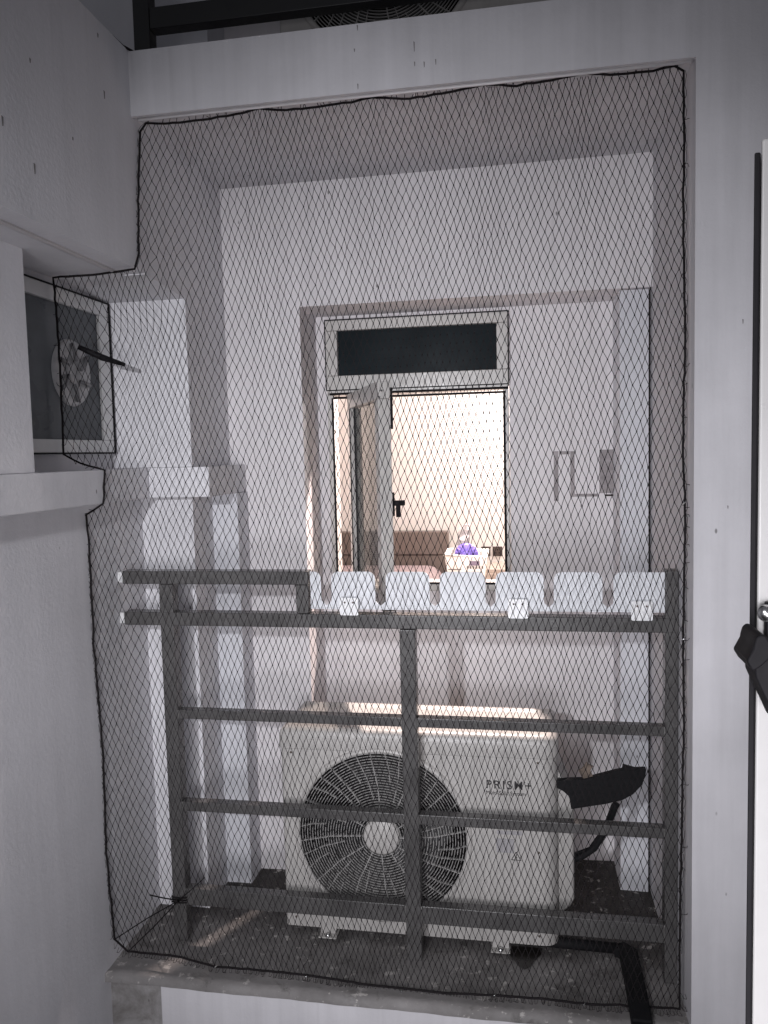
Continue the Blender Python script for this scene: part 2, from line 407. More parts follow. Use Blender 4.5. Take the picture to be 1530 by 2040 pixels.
# --- the bedroom behind it
MB().box(-2.6, 2.2, 3.6, 3.7, -1.55, 1.25).obj('wall_back', ROOM, kind='structure')
MB().box(-2.7, -2.6, 1.02, 3.7, -1.55, 1.25).obj('wall_left', ROOM, kind='structure')
MB().box(2.2, 2.3, 1.02, 3.7, -1.55, 1.25).obj('wall_right', ROOM, kind='structure')
MB().box(-2.6, 2.2, 1.02, 3.6, -1.6, -1.5).obj('floor', WOODL, kind='structure')
MB().box(-2.6, 2.2, 1.021, 3.6, 1.2, 1.3).obj('ceiling', ROOM, kind='structure')
fw = MB(); fw.box(-2.6, -1.2, .95, 1.02, -1.55, 1.25); fw.box(.43, 2.2, 1.6, 1.66, -1.55, 1.25)
fw.obj('wall_front', ROOM, kind='structure')

# ================================================================== BEDROOM CONTENTS
b = thing('bed', 'bed with a brown padded headboard and mauve blanket seen through the window', 'bed', (-1.2, 2.9, -1.5))
hb = MB(); zz = (-1.25, -.985, -.905, -.735, -.565)
for k in range(4): hb.prism(rrect(-2.1, -.532, zz[k]+.001, zz[k+1]-.001, .016, 4), 'y', 3.50-(.01 if k == 3 else 0), 3.585)
hb.obj('headboard', HEADB, b, .008)
bl = MB()
bl.prism(rrect(-2.1, -.56, -1.22, -.80, .12, 8, (0, 0, 1, 1)), 'y', 2.1, 3.47)
bl.obj('blanket', BLANK, b, .05, 5)
MB().box(-2.08, -.60, 2.14, 3.45, -1.46, -1.22).obj('bed_base', HEADB, b, .01)
b = thing('nightstand', 'cream cabinet beside the headboard under the wall sockets', 'cabinet', (-.2, 3.3, -1.5))
MB().box(-.46, .25, 3.25, 3.59, -1.5, -.80).obj('cabinet', WOODL, b, .006)
dr = MB(); dr.box(-.44, .23, 3.238, 3.249, -1.12, -.83); dr.box(-.44, .23, 3.238, 3.249, -1.44, -1.14); dr.obj('drawer', WOODL, b, .004)
MB().box(-.15, -.05, 3.22, 3.236, -.98, -.965).obj('handle', METAL, b)
def socket(x0, x1, lab):
    t = thing('wall_socket', lab, 'socket', ((x0+x1)/2, 3.59, -.72), 'dark wall sockets by the bed')
    MB().box(x0, x1, 3.588, 3.598, -.757, -.687).obj('cover_plate', simple('dark_plate', (.05, .035, .03), .35), t, .004)
    k = MB(); c = (x0+x1)/2
    for dx, dz in ((-.012, -.01), (.012, -.01), (0, .012)): k.box(c+dx-.003, c+dx+.003, 3.586, 3.5885, -.722+dz-.005, -.722+dz+.005)
    k.obj('pin_hole', DARK, t)
socket(-.305, -.238, 'dark square wall socket nearer the laundry basket, left of the pair')
socket(-.222, -.153, 'dark square wall socket nearer the window jamb, right of the pair')
# table under the window and the basket on it
t = thing('side_table', 'low pale table just inside the window holding the laundry basket', 'table', (-.25, 1.55, -1.5))
MB().box(-.62, .25, 1.35, 1.80, -.745, -.72).obj('tabletop', WOODL, t, .004)
for x in (-.59, .22):
    for y in (1.38, 1.77): MB().box(x-.018, x+.018, y-.018, y+.018, -1.5, -.7455).obj('leg', WOODL, t)
bk = thing('laundry_basket', 'white plastic laundry basket with punched holes inside the window', 'basket', (-.26, 1.58, -.72))
zb0, zb1 = -.718, -.475
def ring(xa, xb, ya, yb, z): return [(xa, ya, z), (xb, ya, z), (xb, yb, z), (xa, yb, z)]
ob = MB(); lo = ring(-.325, -.20, 1.52, 1.66, zb0); hi = ring(-.360, -.170, 1.49, 1.69, zb1)
ob.add(lo+hi, [(0, 1, 2, 3)] + [(i, (i+1) % 4, 4+(i+1) % 4, 4+i) for i in range(4)])
ou = ob.obj('body', BASK, bk); sol = ou.modifiers.new('t', 'SOLIDIFY'); sol.thickness = .003
rm = MB(); rm.tube([(-.362, 1.488, zb1+.002), (-.168, 1.488, zb1-.004), (-.168, 1.692, zb1), (-.362, 1.692, zb1+.004)], .006, 6, closed=True)
rm.obj('rim', BASK, bk)
ho = MB(); sl = MB()
for r in range(6):
    for c in range(6):
        z = -.66+.026*r; x = -.262+.0135*c+(.0068 if r % 2 else 0); f = (z-zb0)/(zb1-zb0); y = 1.52-.03*f-.0035
        ho.box(x-.0035, x+.0035, y-.0005, y+.001, z-.006, z+.006)
for r in range(5): 
    z = -.66+.03*r; f = (z-zb0)/(zb1-zb0); y = 1.52-.03*f-.0035
    ho.box(-.345+.004*(1-f), -.285+.004*(1-f), y-.0005, y+.001, z-.002, z+.002)
ho_mat = simple('shadow_hole', (.16, .14, .13), .8)
ho.obj('hole', ho_mat, bk)

MB().box(-.245, -.200, 1.4850, 1.4875, -.520, -.500).obj('label_sticker', simple('lilac_sticker', (.20, .16, .22), .5), bk)
br = thing('round_brush', 'purple round plastic scrubber sticking out of the laundry basket', 'brush', (-.262, 1.56, -.47))
MB().lathe([(.001, -.016), (.018, -.018), (.022, -.010), (.050, -.012), (.056, 0), (.050, .01)], (-.262, 1.535, -.478), 'y', 28).obj('disc', PURP, br)
rb = MB()
for k in range(18):
    q = 2*math.pi*k/18; rb.tube([(-.262+.022*math.cos(q), 1.522, -.478+.022*math.sin(q)), (-.262+.052*math.cos(q), 1.521, -.478+.052*math.sin(q))], .0018, 4)
rb.obj('rib', simple('light_purple', (.22, .16, .6), .35), br)
bg_ = MB(); random.seed(3); rings = []
for i in range(9):
    z = -.53+.0235*i; rr = .042*(1-i/9)**.6+.007
    rings.append([(-.298+.006*i*.6+rr*math.cos(2*math.pi*j/12)*(1+.35*random.uniform(-1, 1)), 1.60+rr*math.sin(2*math.pi*j/12)*(1+.3*random.uniform(-1, 1)), z+.004*random.uniform(-1, 1)) for j in range(12)])
bg_.add([p for r in rings for p in r], [(i*12+j, i*12+(j+1) % 12, (i+1)*12+(j+1) % 12, (i+1)*12+j) for i in range(8) for j in range(12)]+[tuple(range(96, 108))])
tag(bg_.obj('plastic_bag', BAGM), 'crumpled grey plastic bag standing up in the laundry basket', 'bag')

# ================================================================== RAILING
WELD = simple('dull_weld', (.16, .155, .15), .4, .3, var=.4, sc_=60)
rl = thing('railing', 'dark grey metal railing with three posts and five rails behind the net', 'railing', (-.35, .2, FL))
yf, yk = .185, .230
for x0, x1, zt_ in ((-1.128, -1.083, -.392), (-.368, -.321, -.524), (.388, .4235, -.345)):
    MB().box(x0, x1, yf, yk, FL+.001, zt_).obj('post', RAIL, rl, .003)
MB().box(-1.249, -.6445, yf-.002, yk+.002, -.391, -.350).obj('rail', RAIL, rl, .003)
MB().box(-1.249, .424, yf-.002, yk+.002, -.522, -.480).obj('rail', RAIL, rl, .003)
MB().box(-.684, -.645, yf, yk, -.479, -.3915).obj('post', RAIL, rl, .003)
for z0, z1 in ((-.822, -.793), (-1.123, -1.092), (-1.436, -1.380)):
    MB().box(-1.083, -.3682, yf+.004, yk-.006, z0, z1).obj('rail', RAIL, rl, .0025)
    MB().box(-.3208, .388, yf+.004, yk-.006, z0, z1).obj('rail', RAIL, rl, .0025)
for z0, z1 in ((-.822, -.793), (-1.123, -1.092), (-1.436, -1.380)):
    for x in (-1.0825, -.3685, -.3205, .3875):
        wb = MB(); zz_ = [z0+(z1-z0)*q/6 for q in range(7)]
        wb.tube([(x+.0006*math.sin(9*z_*100), yf+.0035, z_) for z_ in zz_], .0022, 5); wb.obj('weld', WELD, rl)
for z0, z1 in ((-.388, -.353), (-.519, -.483)):
    MB().box(-1.2675, -1.2495, yf+.002, yk-.002, z0, z1).obj('end_cap', WHITE, rl, .003)

# notched white board and its brackets
bd = thing('notched_board', 'long white plastic board with rounded tabs fixed along the top rail', 'board', (-.12, .2, -.48))
zb, zt_ = -.462, -.352
tabs = [(-.641, -.607), (-.575, -.440), (-.408, -.276), (-.246, -.112), (-.083, .055), (.083, .219), (.249, .392)]
pts = [(-.641, zb), (.392, zb)]
r = .022
for k in range(len(tabs)-1, -1, -1):
    x0, x1 = tabs[k]
    if k == len(tabs)-1: pts += [(x1, zt_)]
    else: pts += [(x1-r+r*math.cos(rad(a)), zt_-r+r*math.sin(rad(a))) for a in range(0, 91, 15)]
    if k == 0: pts += [(x0, zt_)]
    else:
        pts += [(x0+r+r*math.cos(rad(a)), zt_-r+r*math.sin(rad(a))) for a in range(90, 181, 15)]
        nb = tabs[k-1][1]; xm = (x0+nb)/2
        pts += [(x0, zt_-.089), (xm, zt_-.103), (nb, zt_-.089)]
bm_ = MB().prism(pts, 'y', .197, .2005); o = bm_.obj('board', BOARD, bd)
MB().box(-.640, .391, .1975, .204, -.4665, -.4625).obj('fold', BOARD, bd)
for x0, x1, z0, z1 in ((-.546, -.489, -.481, -.428), (-.047, .010, -.484, -.428), (.295, .353, -.486, -.431)):
    k = MB().prism(rrect(x0, x1, z0, z1, .005, 3), 'y', .1765, .1795).obj('bracket', BRACK, bd)
    s = MB()
    for fx in (.28, .72): s.lathe([(.0002, -.0015), (.003, -.001), (.003, .001)], (x0+(x1-x0)*fx, .1762, z1-.014), 'y', 10)
    s.obj('screw', simple('rusty_screw', (.12, .09, .08), .5), k)

# ================================================================== AIR CONDITIONER
def tri_label(mb, x, z, y, s):
    for a, b in (((0, 1), (-.9, -.6)), ((-.9, -.6), (.9, -.6)), ((.9, -.6), (0, 1))):
        mb.tube([(x+a[0]*s, y, z+a[1]*s), (x+b[0]*s, y, z+b[1]*s)], s*.07, 4)
    mb.tube([(x+.1*s, y, z+.35*s), (x-.15*s, y, z-.02*s), (x+.15*s, y, z-.02*s), (x-.05*s, y, z-.4*s)], s*.06, 4)
SCREW = simple('dull_screw', (.12, .10, .085), .5, .6)
def make_ac(label):
    t = thing('air_conditioner', label, 'air conditioner', (-.32, .42, FL))
    x0, x1, y0, y1, z0, z1 = -.778, .094, .272, .555, -1.527, -.928
    # cabinet: rounded plan outline, walls only, front opened by the fan circle
    rr = .045; plan = []
    for cx, cy, a in ((x1-rr, y0+rr, 270), (x1-.01, y1-.01, 0), (x0+.01, y1-.01, 90), (x0+.012, y0+.012, 180)):
        q = rr if a == 270 else (.012 if a == 180 else .01)
        for i in range(7): plan.append((cx+q*math.cos(rad(a+15*i)), cy+q*math.sin(rad(a+15*i))))
    n = len(plan); mb = MB()
    vs = [(x, y, z0) for x, y in plan]+[(x, y, z1) for x, y in plan]
    front = None
    fs = []
    for i in range(n):
        j = (i+1) % n
        if i == n-1: continue                     # last edge = flat front, replaced by the pierced panel
        fs.append((i, j, n+j, n+i))
    mb.add(vs, fs, True)
    mb.add([(x, y, z0) for x, y in plan], [tuple(range(n))])
    # pierced front panel between the two front corners
    xa, xb = plan[-1][0], plan[0][0]; C = (-.452, -1.205); R = .271
    K = 96; outer = []; inner = []
    for k in range(K):
        q = 2*math.pi*k/K; c, s = math.cos(q), math.sin(q)
        inner.append((C[0]+R*c, y0, C[1]+R*s))
        tt = min([(xb-C[0])/c if c > 1e-9 else 1e9, (xa-C[0])/c if c < -1e-9 else 1e9, (z1-C[1])/s if s > 1e-9 else 1e9, (z0-C[1])/s if s < -1e-9 else 1e9])
        outer.append((C[0]+tt*c, y0, C[1]+tt*s))
    mb.add(outer+inner, [(k, (k+1) % K, K+(k+1) % K, K+k) for k in range(K)])
    # corner pieces missed by the radial split
    for cx, cz in ((xb, z1), (xa, z1), (xa, z0), (xb, z0)):
        q0 = math.atan2(cz-C[1], cx-C[0]) % (2*math.pi); k = int(q0/(2*math.pi)*K)
        mb.add([outer[k], outer[(k+1) % K], (cx, y0, cz)], [(0, 1, 2)])
    mb.obj('cabinet', ACW, t)
    # lid with a soft front edge and a skirt
    def off(d, z): 
        cx, cy = (x0+x1)/2, (y0+y1)/2
        return [(x+(d if x > cx else -d), y+(d if y > cy else -d), z) for x, y in plan]
    lid = MB(); rows = [off(.003, z1-.006), off(.004, z1), off(.004, -.895), off(.001, -.878), off(-.008, -.869), off(-.03, -.866), off(-.035, -.871), off(-.06, -.871)]
    lid.add([p for r_ in rows for p in r_], [(i*n+j, i*n+(j+1) % n, (i+1)*n+(j+1) % n, (i+1)*n+j) for i in range(len(rows)-1) for j in range(n)]+[tuple((len(rows)-1)*n+j for j in range(n))], True)
    lid.obj('lid', ACW, t)
    MB().add([(x, y+(.0004 if False else 0), z1-.008) for x, y in plan]+[(x, y, z1-.0005) for x, y in plan], [(i, (i+1) % n, n+(i+1) % n, n+i) for i in range(n)]).obj('lid_gap', CRACK, t)
    # side service cover (a little proud)
    MB().prism([(x1-.01, -.985), (x1+.012, -1.00), (x1+.044, -1.075), (x1+.050, -1.11), (x1+.050, -1.40), (x1+.038, -1.425), (x1+.004, -1.455), (x1-.01, -1.46)], 'y', y0+.05, y1-.04).obj('service_cover', ACW, t, .010, 3)
    # fan cavity, blades, ring, grille
    MB().lathe([(R, .001), (R-.004, .03), (R-.01, .16), (.0005, .162)], (C[0], y0, C[1]), 'y', 48).obj('fan_housing', DARK, t)
    fb = MB()
    for k in range(3):
        q0 = k*2*math.pi/3+.5; vs = []; m_ = 8
        for i in range(m_+1):
            rr_ = .05+.195*i/m_
            for e in (0, 1):
                q = q0+(.15+.35*i/m_)+(e*1.25 if e else 0); vs.append((C[0]+rr_*math.cos(q), y0+.055+.045*e, C[1]+rr_*math.sin(q)))
        fb.add(vs, [(2*i, 2*i+2, 2*i+3, 2*i+1) for i in range(m_)], True)
    fb.lathe([(.0005, .04), (.05, .042), (.056, .06), (.056, .11)], (C[0], y0, C[1]), 'y', 24)
    fb.obj('fan_blade', BLADE, t)
    MB().lathe([(R+.014, 0.0), (R+.012, -.006), (R+.004, -.010), (R-.002, -.008), (R-.003, .004)], (C[0], y0, C[1]), 'y', 72).obj('grille_ring', ACW, t)
    gr = MB(); nr = 25
    def dome(r_): return y0-.012+.006*(r_/R)**2
    for k in range(nr):
        r_ = .0625+(R-.066)*k/(nr-1)*1.0 - (.0 if k else 0)
        if r_ > R: continue
        y = dome(r_); seg = 72
        pr_ = [(r_-.0011, y), (r_+.0011, y), (r_+.0011, y+.006), (r_-.0011, y+.006)]
        vs = [(C[0]+a*math.cos(2*math.pi*j/seg), b, C[1]+a*math.sin(2*math.pi*j/seg)) for j in range(seg) for a, b in pr_]
        gr.add(vs, [(j*4+i, j*4+(i+1) % 4, ((j+1) % seg)*4+(i+1) % 4, ((j+1) % seg)*4+i) for j in range(seg) for i in range(4)])
    nsp = 36
    for k in range(nsp):
        q0 = 2*math.pi*k/nsp
        ra = .058 if k % 3 == 0 else (.12 if k % 3 == 1 else .18)
        c_, s_ = math.cos(q0), math.sin(q0); wd = .0011 if k % 3 else .0016
        # slightly swirled spoke of two segments
        P = []
        for r_, dq in ((ra, 0), ((ra+R)/2, .05), (R-.001, .12)):
            P.append((r_, q0+dq))
        for (ra_, qa), (rb_, qb) in zip(P, P[1:]):
            vs = []
            for r_, q in ((ra_, qa), (rb_, qb)):
                nx_, nz_ = -math.sin(q), math.cos(q); cx, cz = C[0]+r_*math.cos(q), C[1]+r_*math.sin(q); y = dome(r_)-.0008
                for sgn in (-1, 1):
                    for yy in (y, y+.008): vs.append((cx+sgn*wd*nx_, yy, cz+sgn*wd*nz_))
            gr.add(vs, [(0, 1, 5, 4), (2, 6, 7, 3), (0, 4, 6, 2), (1, 3, 7, 5)])
    gr.obj('fan_grille', GRILL, t, fix=False)
    MB().lathe([(.0005, -.017), (.052, -.016), (.058, -.012), (.059, .002)], (C[0], y0, C[1]), 'y', 40).obj('hub_cap', ACW, t)
    text_part('logo', 'PRISM+', -.124, -1.034, y0-.0008, .0375, INK, t, 1.22, .0001)
    text_part('subtitle', 'Multi-Split System', -.124, -1.053, y0-.0008, .0168, INK, t, 1.0, .0)
    w_ = MB(); tri_label(w_, -.034, -1.248, y0-.001, .016); w_.obj('warning_triangle', INK, t)
    l_ = MB(); l_.box(-.092, -.015, y0-.0012, y0+.0003, -1.178, -1.166); l_.box(-.094, -.040, y0-.0012, y0+.0003, -1.236, -1.192); l_.obj('faded_label', INK2, t)
    l_ = MB()
    for a, b in ((-.086, -.074), (-.070, -.058), (-.050, -.034), (-.028, -.016)): l_.box(a, b, y0-.0012, y0+.0003, -1.1510, -1.1475)
    l_.obj('small_print', INK, t)
    for sx, sz in ((x0+.035, z1-.02), (x1-.06, z1-.02), (x0+.035, z0+.03), (x1-.06, z0+.03), (x1-.06, -1.23)):
        MB().lathe([(.0003, -.0016), (.0038, -.0012), (.0042, .0004)], (sx, y0, sz), 'y', 10).obj('screw', SCREW, t)
    for x in (-.637, -.085):
        f = MB(); f.box(x-.030, x+.030, y0-.018, y1+.02, FL+.002, FL+.006); f.box(x-.026, x+.026, y0+.004, y1-.01, FL+.0062, z0)
        f.obj('foot', ACW, t, .002)
        q = MB().lathe([(.0005, .008), (.007, .008), (.009, .002), (.009, 0)], (x, y0-.006, FL+.006), 'z', 6); q.obj('bolt', METAL, t)
    return t
ac = make_ac('white air conditioner with a round fan grille standing on the ledge floor')
ac2 = ac.copy(); COL.objects.link(ac2)
for ch in ac.children:
    c = ch.copy(); COL.objects.link(c); c.parent = ac2; c.matrix_parent_inverse = ch.matrix_parent_inverse.copy()
ac2.location = ac.location+Vector((.065, .03, 1.105-FL))
ac2['label'] = 'dark air conditioner on the ledge above the beam, only its lower fan visible'
for o in (ac, ac2): o['group'] = 'outdoor air conditioners on the ledges'

# upper railing
ur = thing('upper_railing', 'black metal railing on the ledge above the beam at the top', 'railing', (-.35, .15, 1.106))
MB().box(-1.100, -1.050, .128, .175, 1.1135, 2.3).obj('post', RAILU, ur, .003)
MB().box(-.37, -.32, .128, .175, 1.32, 2.3).obj('post', RAILU, ur, .003)
MB().box(-1.0498, .424, .130, .173, 1.240, 1.300).obj('rail', RAILU, ur, .003)
MB().box(-1.0498, .424, .130, .173, 1.60, 1.64).obj('rail', RAILU, ur, .003)
cb = MB(); cb.tube([at(150, 8, .0)+Vector((0, -.2, 0)), (-1.06, -.02, 1.122), (-1.03, .04, 1.117), (-.99, .06, 1.116), (-.9, .07, 1.120), (-.78, .09, 1.135), (-.70, .09, 1.119), (-.5, .12, 1.118)], .0035, 6)
tag(cb.obj('loose_cable', CORD), 'thin black cable lying along the top edge of the beam', 'cable')

# ================================================================== PIPES, TRUNKING, CORDS
tk = thing('pipe_insulation', 'curved black foam pipe cover between the air conditioner and the right wall', 'pipe cover', (.24, .45, -1.2))
top = [(1108, 1556), (1135, 1555), (1165, 1551), (1200, 1545), (1228, 1537), (1241, 1533), (1242, 1528), (1266, 1532), (1288, 1532)]
bot = [(1286, 1548), (1278, 1566), (1262, 1583), (1240, 1595), (1205, 1603), (1170, 1608), (1138, 1613), (1134, 1588), (1122, 1577), (1109, 1570)]
pg = [at(x, y, .295) for x, y in top+bot]
for k in range(1, 8): pg[k].z += .003*math.sin(k*2.3)
MB().prism([(p.x, p.z) for p in pg], 'y', .295, .318).obj('cover', INSUL, tk, .003, 2)
pp = [at(x, y, .34) for x, y in ((1228, 1600), (1216, 1632), (1200, 1664), (1184, 1690), (1160, 1706), (1130, 1716))]
MB().tube(pp, .0105, 8).obj('pipe', INSUL, tk)
pp = [at(x, y, .36) for x, y in ((1222, 1602), (1204, 1650), (1176, 1690), (1150, 1700), (1130, 1706))]
MB().tube(pp, .006, 8).obj('pipe', INSUL, tk)
sc_ = MB(); pts = [at(x, y, .306) for x, y in ((1152, 1534), (1160, 1530), (1168, 1518), (1174, 1523), (1182, 1526), (1176, 1534), (1182, 1548), (1165, 1552), (1158, 1546))]
sc_.prism([(p.x, p.z) for p in pts], 'y', .303, .309); tag(sc_.obj('tape_scrap', RUST), 'torn brown scrap of tape standing on the black pipe cover', 'scrap')
hs = MB(); z = FL+.003
hp = [(-.76, .300), (-.4, .298), (-.05, .300), (.10, .303), (.272, .306), (.300, .285), (.300, .10), (.297, -.022)]
wdt = .024
def flat(mb, pth, w_, h_, zf):
    vs = []
    for i, (x, y) in enumerate(pth):
        a = Vector(pth[max(0, i-1)]); b = Vector(pth[min(len(pth)-1, i+1)]); d = (b-a).normalized(); nn = Vector((-d.y, d.x))
        for s_ in (-1, 1):
            for hh in (0, h_): vs.append((x+nn.x*s_*w_, y+nn.y*s_*w_, zf+hh))
    k = len(pth)
    mb.add(vs, [(0, 1, 3, 2), ((k-1)*4, (k-1)*4+2, (k-1)*4+3, (k-1)*4+1)]+[f for i in range(k-1) for f in ((i*4+1, i*4+5, i*4+7, i*4+3), (i*4, i*4+4, i*4+5, i*4+1), (i*4+2, i*4+3, i*4+7, i*4+6))])
flat(hs, hp[4:], .027, .030, z)
hs.box(.270, .324, -.034, -.006, -2.4, FL+.026)
d_ = thing('drain_hose', 'flat black drain duct running over the right end of the ledge', 'hose', (.3, .1, FL))
hs.obj('duct', INSUL, d_, .006)
MB().tube([(-.70, .33, FL+.018), (-.2, .318, FL+.018), (.10, .31, FL+.018), (.28, .306, FL+.018)], .016, 8).obj('pipe', INSUL, d_)
# dark wet stain below the machine
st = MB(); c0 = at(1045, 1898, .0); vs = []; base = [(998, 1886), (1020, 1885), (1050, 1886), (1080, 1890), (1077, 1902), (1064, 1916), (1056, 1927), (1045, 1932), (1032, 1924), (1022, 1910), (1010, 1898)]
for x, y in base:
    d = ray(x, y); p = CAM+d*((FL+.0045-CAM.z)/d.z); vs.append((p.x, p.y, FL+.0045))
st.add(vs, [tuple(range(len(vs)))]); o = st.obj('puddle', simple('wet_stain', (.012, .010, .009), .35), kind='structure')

# ================================================================== SAFETY NET
NY = .05
edge_px = [(292, 245), (330, 247), (420, 238), (470, 228), (515, 217), (570, 219), (650, 210), (700, 201), (740, 192), (800, 197), (880, 186), (925, 178), (962, 170), (1030, 171), (1100, 161), (1163, 147), (1230, 148), (1300, 140), (1345, 130), (1362, 140),
           (1363, 300), (1361, 480), (1365, 660), (1360, 860), (1366, 1060), (1361, 1260), (1362, 1460), (1357, 1700), (1354, 1900), (1355, 2012),
           (1235, 2003), (1160, 1999), (1080, 1988), (985, 1981), (890, 1978), (800, 1975), (700, 1958), (610, 1943), (520, 1932), (430, 1924), (350, 1903), (255, 1896),
           (228, 1872), (212, 1700), (205, 1500), (188, 1300), (178, 1100), (172, 1026), (206, 1003), (209, 937), (160, 924), (126, 906), (123, 800), (114, 640), (106, 553), (200, 546), (268, 536), (277, 505), (275, 400), (279, 262)]
EDGE = [at(x, y, NY) for x, y in edge_px]
def wall_limit(z): return -1.050 if z > .56 else (-1.303 if z > -.027 else (-1.199 if z > -.130 else -1.263))
for k, (x, y) in enumerate(edge_px):
    p = EDGE[k]; lim = wall_limit(p.z)
    if p.x < lim:
        d = ray(x, y); EDGE[k] = CAM + d*(lim/d.x)      # the rope is fixed to the wall face there
    else: p.y = NY + .004*math.sin(7*p.x+5*p.z)
    p = EDGE[k]
    if .522 < p.z < .56 and p.x < -1.06:
        d = ray(x, y); EDGE[k] = CAM + d*(.522/d.z)     # tied just under the soffit
poly = [(p.x, p.z) for p in EDGE]
def inside(x, z):
    c = False; j = len(poly)-1
    for i in range(len(poly)):
        xi, zi = poly[i]; xj, zj = poly[j]
        if (zi > z) != (zj > z) and x < (xj-xi)*(z-zi)/(zj-zi)+xi: c = not c
        j = i
    return c
def crossing(a, b):
    best = None
    for i in range(len(poly)):
        p = poly[i]; q = poly[(i+1) % len(poly)]
        dx, dz = b[0]-a[0], b[1]-a[1]; ex, ez = q[0]-p[0], q[1]-p[1]; den = dx*ez-dz*ex
        if abs(den) < 1e-12: continue
        s_ = ((p[0]-a[0])*ez-(p[1]-a[1])*ex)/den; u_ = ((p[0]-a[0])*dz-(p[1]-a[1])*dx)/den
        if 0 <= s_ <= 1 and 0 <= u_ <= 1 and (best is None or s_ < best): best = s_
    return best
DX, DZ = .0177, .0465
hooks = [at(x, 200, NY).x for x in (515, 740, 962, 1163)]
rng = random.Random(11)
def surf_y(x, z, y0):                     # the net follows its rope: near the rope it takes the rope's depth
    sw = .35; sy = .35*y0
    for p in EDGE2:
        q = ((p[0]-x)**2+(p[2]-z)**2)/.0036
        if q < 9:
            k_ = math.exp(-q)*6; sw += k_; sy += k_*p[1]
    return sy/sw
EDGE2 = []
for k in range(len(EDGE)):
    a = EDGE[k]; b = EDGE[(k+1) % len(EDGE)]
    for q in range(max(1, int((b-a).length/.03))): EDGE2.append(tuple(a.lerp(b, q/max(1, int((b-a).length/.03)))))
def npt(i, j):
    x = -1.50+(i+(.5 if j % 2 else 0))*DX
    if x < -.75: x = -.75+(x+.75)*1.14
    z = -1.62+j*DZ/2
    v = (.95-z)
    x0 = x
    for h in hooks: x -= .035*math.exp(-((x0-h)/.055)**2)*(x0-h)/.055*math.exp(-v/.45)*.3
    x += .014*math.exp(-((x0+1.0)/.35)**2)*math.sin(3.1*(z+.3))          # gentle drift of the columns
    x += .010*math.sin(2.2*x0+1.4*z+.6) + .0065*math.sin(8*x0-4*z)+.003*math.sin(19*x0+9*z)
    z += .012*math.sin(2.6*x0+.4) + .007*math.sin(5.0*z+3*x0) + .06*(x0+.3)*-.10
    x += rng.gauss(0, .0011); z += rng.gauss(0, .0014)
    y = NY+.012*math.sin(2.1*x0+1.7*z)+.004*math.sin(9*x0)
    if v > 2.35: y = NY+(y-NY)*max(0, (2.5-v)/.15)
    if x < -.9: y = surf_y(x, z, y)
    return (x, y if x < -1.0 else max(-.001, y), z)
NI, NJ = 115, 112
G = [[npt(i, j) for i in range(NI)] for j in range(NJ)]
INS = [[inside(p[0], p[2]) for p in row] for row in G]
nv, nf = [], []
def strand(a, b, r_=.00095):
    a = Vector(a); b = Vector(b); d = b-a
    if d.length < 1e-5: return
    d.normalize(); e = d.cross(Vector((0, 1, 0))).normalized(); h = d.cross(e); o_ = len(nv)
    for p in (a, b):
        for k in range(3):
            q = 2*math.pi*k/3+.5; nv.append(tuple(p+e*(r_*math.cos(q))+h*(r_*math.sin(q))))
    for k in range(3): nf.append((o_+k, o_+(k+1) % 3, o_+3+(k+1) % 3, o_+3+k))
kv, kf = [], []
def knot(p, r_=.0022):
    o_ = len(kv); x, y, z = p
    ax = rng.uniform(-.4, .4)
    for dx, dy, dz in ((r_, 0, 0), (0, r_, 0), (-r_, 0, 0), (0, -r_, 0), (0, 0, r_*1.35), (0, 0, -r_*1.35)):
        kv.append((x+dx+ax*dz, y+dy, z+dz))
    for f in ((0, 1, 4), (1, 2, 4), (2, 3, 4), (3, 0, 4), (1, 0, 5), (2, 1, 5), (3, 2, 5), (0, 3, 5)): kf.append(tuple(o_+q for q in f))
for j in range(NJ-1):
    for i in range(NI):
        for di in ((-1, 0) if j % 2 == 0 else (0, 1)):
            i2 = i+di
            if not 0 <= i2 < NI: continue
            a, b = G[j][i], G[j+1][i2]; ia, ib = INS[j][i], INS[j+1][i2]
            if ia and ib: strand(a, b)
            elif ia != ib:
                pin, pout = (a, b) if ia else (b, a)
                s_ = crossing((pin[0], pin[2]), (pout[0], pout[2]))
                if s_ is None: s_ = .5
                q = Vector(pin).lerp(Vector(pout), s_); strand(pin, q)
                bottom = pout[2] < -1.45; topp = pout[2] > .85
                if bottom and rng.random() < .9:               # slack loops lying on the ledge below the rope
                    w1 = rng.uniform(.003, .008); L1 = rng.uniform(.010, .020); sg = 1 if pout[0] > pin[0] else -1
                    q1 = q+Vector((sg*w1, -.012, -L1*.6)); q2 = q+Vector((sg*w1*2.2, -.010, -L1*.75)); q3 = q+Vector((sg*DX*.6, -.004, 0))
                    strand(q, q1, .0007); strand(q1, q2, .0007); strand(q2, q3, .0007)
                elif topp and rng.random() < .62:
                    strand(q, q+Vector((rng.uniform(-.006, .009), -.004, rng.uniform(.008, .022))), .0011)
                elif rng.random() < .28:
                    sg = 1 if pout[0] > pin[0] else -1
                    q1 = q+Vector((sg*rng.uniform(.006, .014), -.004, rng.uniform(-.006, .006))); strand(q, q1, .0009)
                    if rng.random() < .6: strand(q1, q1+Vector((sg*rng.uniform(0, .006), 0, rng.uniform(-.010, .010))), .0008)
for j in range(NJ):
    for i in range(NI):
        if INS[j][i]: knot(G[j][i])
net = thing('safety_net', 'large black knotted diamond mesh net stretched across the whole opening', 'net', (-.4, NY, FL))
def raw(name, v_, f_, mat, parent):
    me = bpy.data.meshes.new(name); me.from_pydata(v_, [], f_); me.materials.append(mat)
    o = bpy.data.objects.new(name, me); COL.objects.link(o); o.parent = parent; o.matrix_parent_inverse = Matrix.Translation(-parent.location); return o
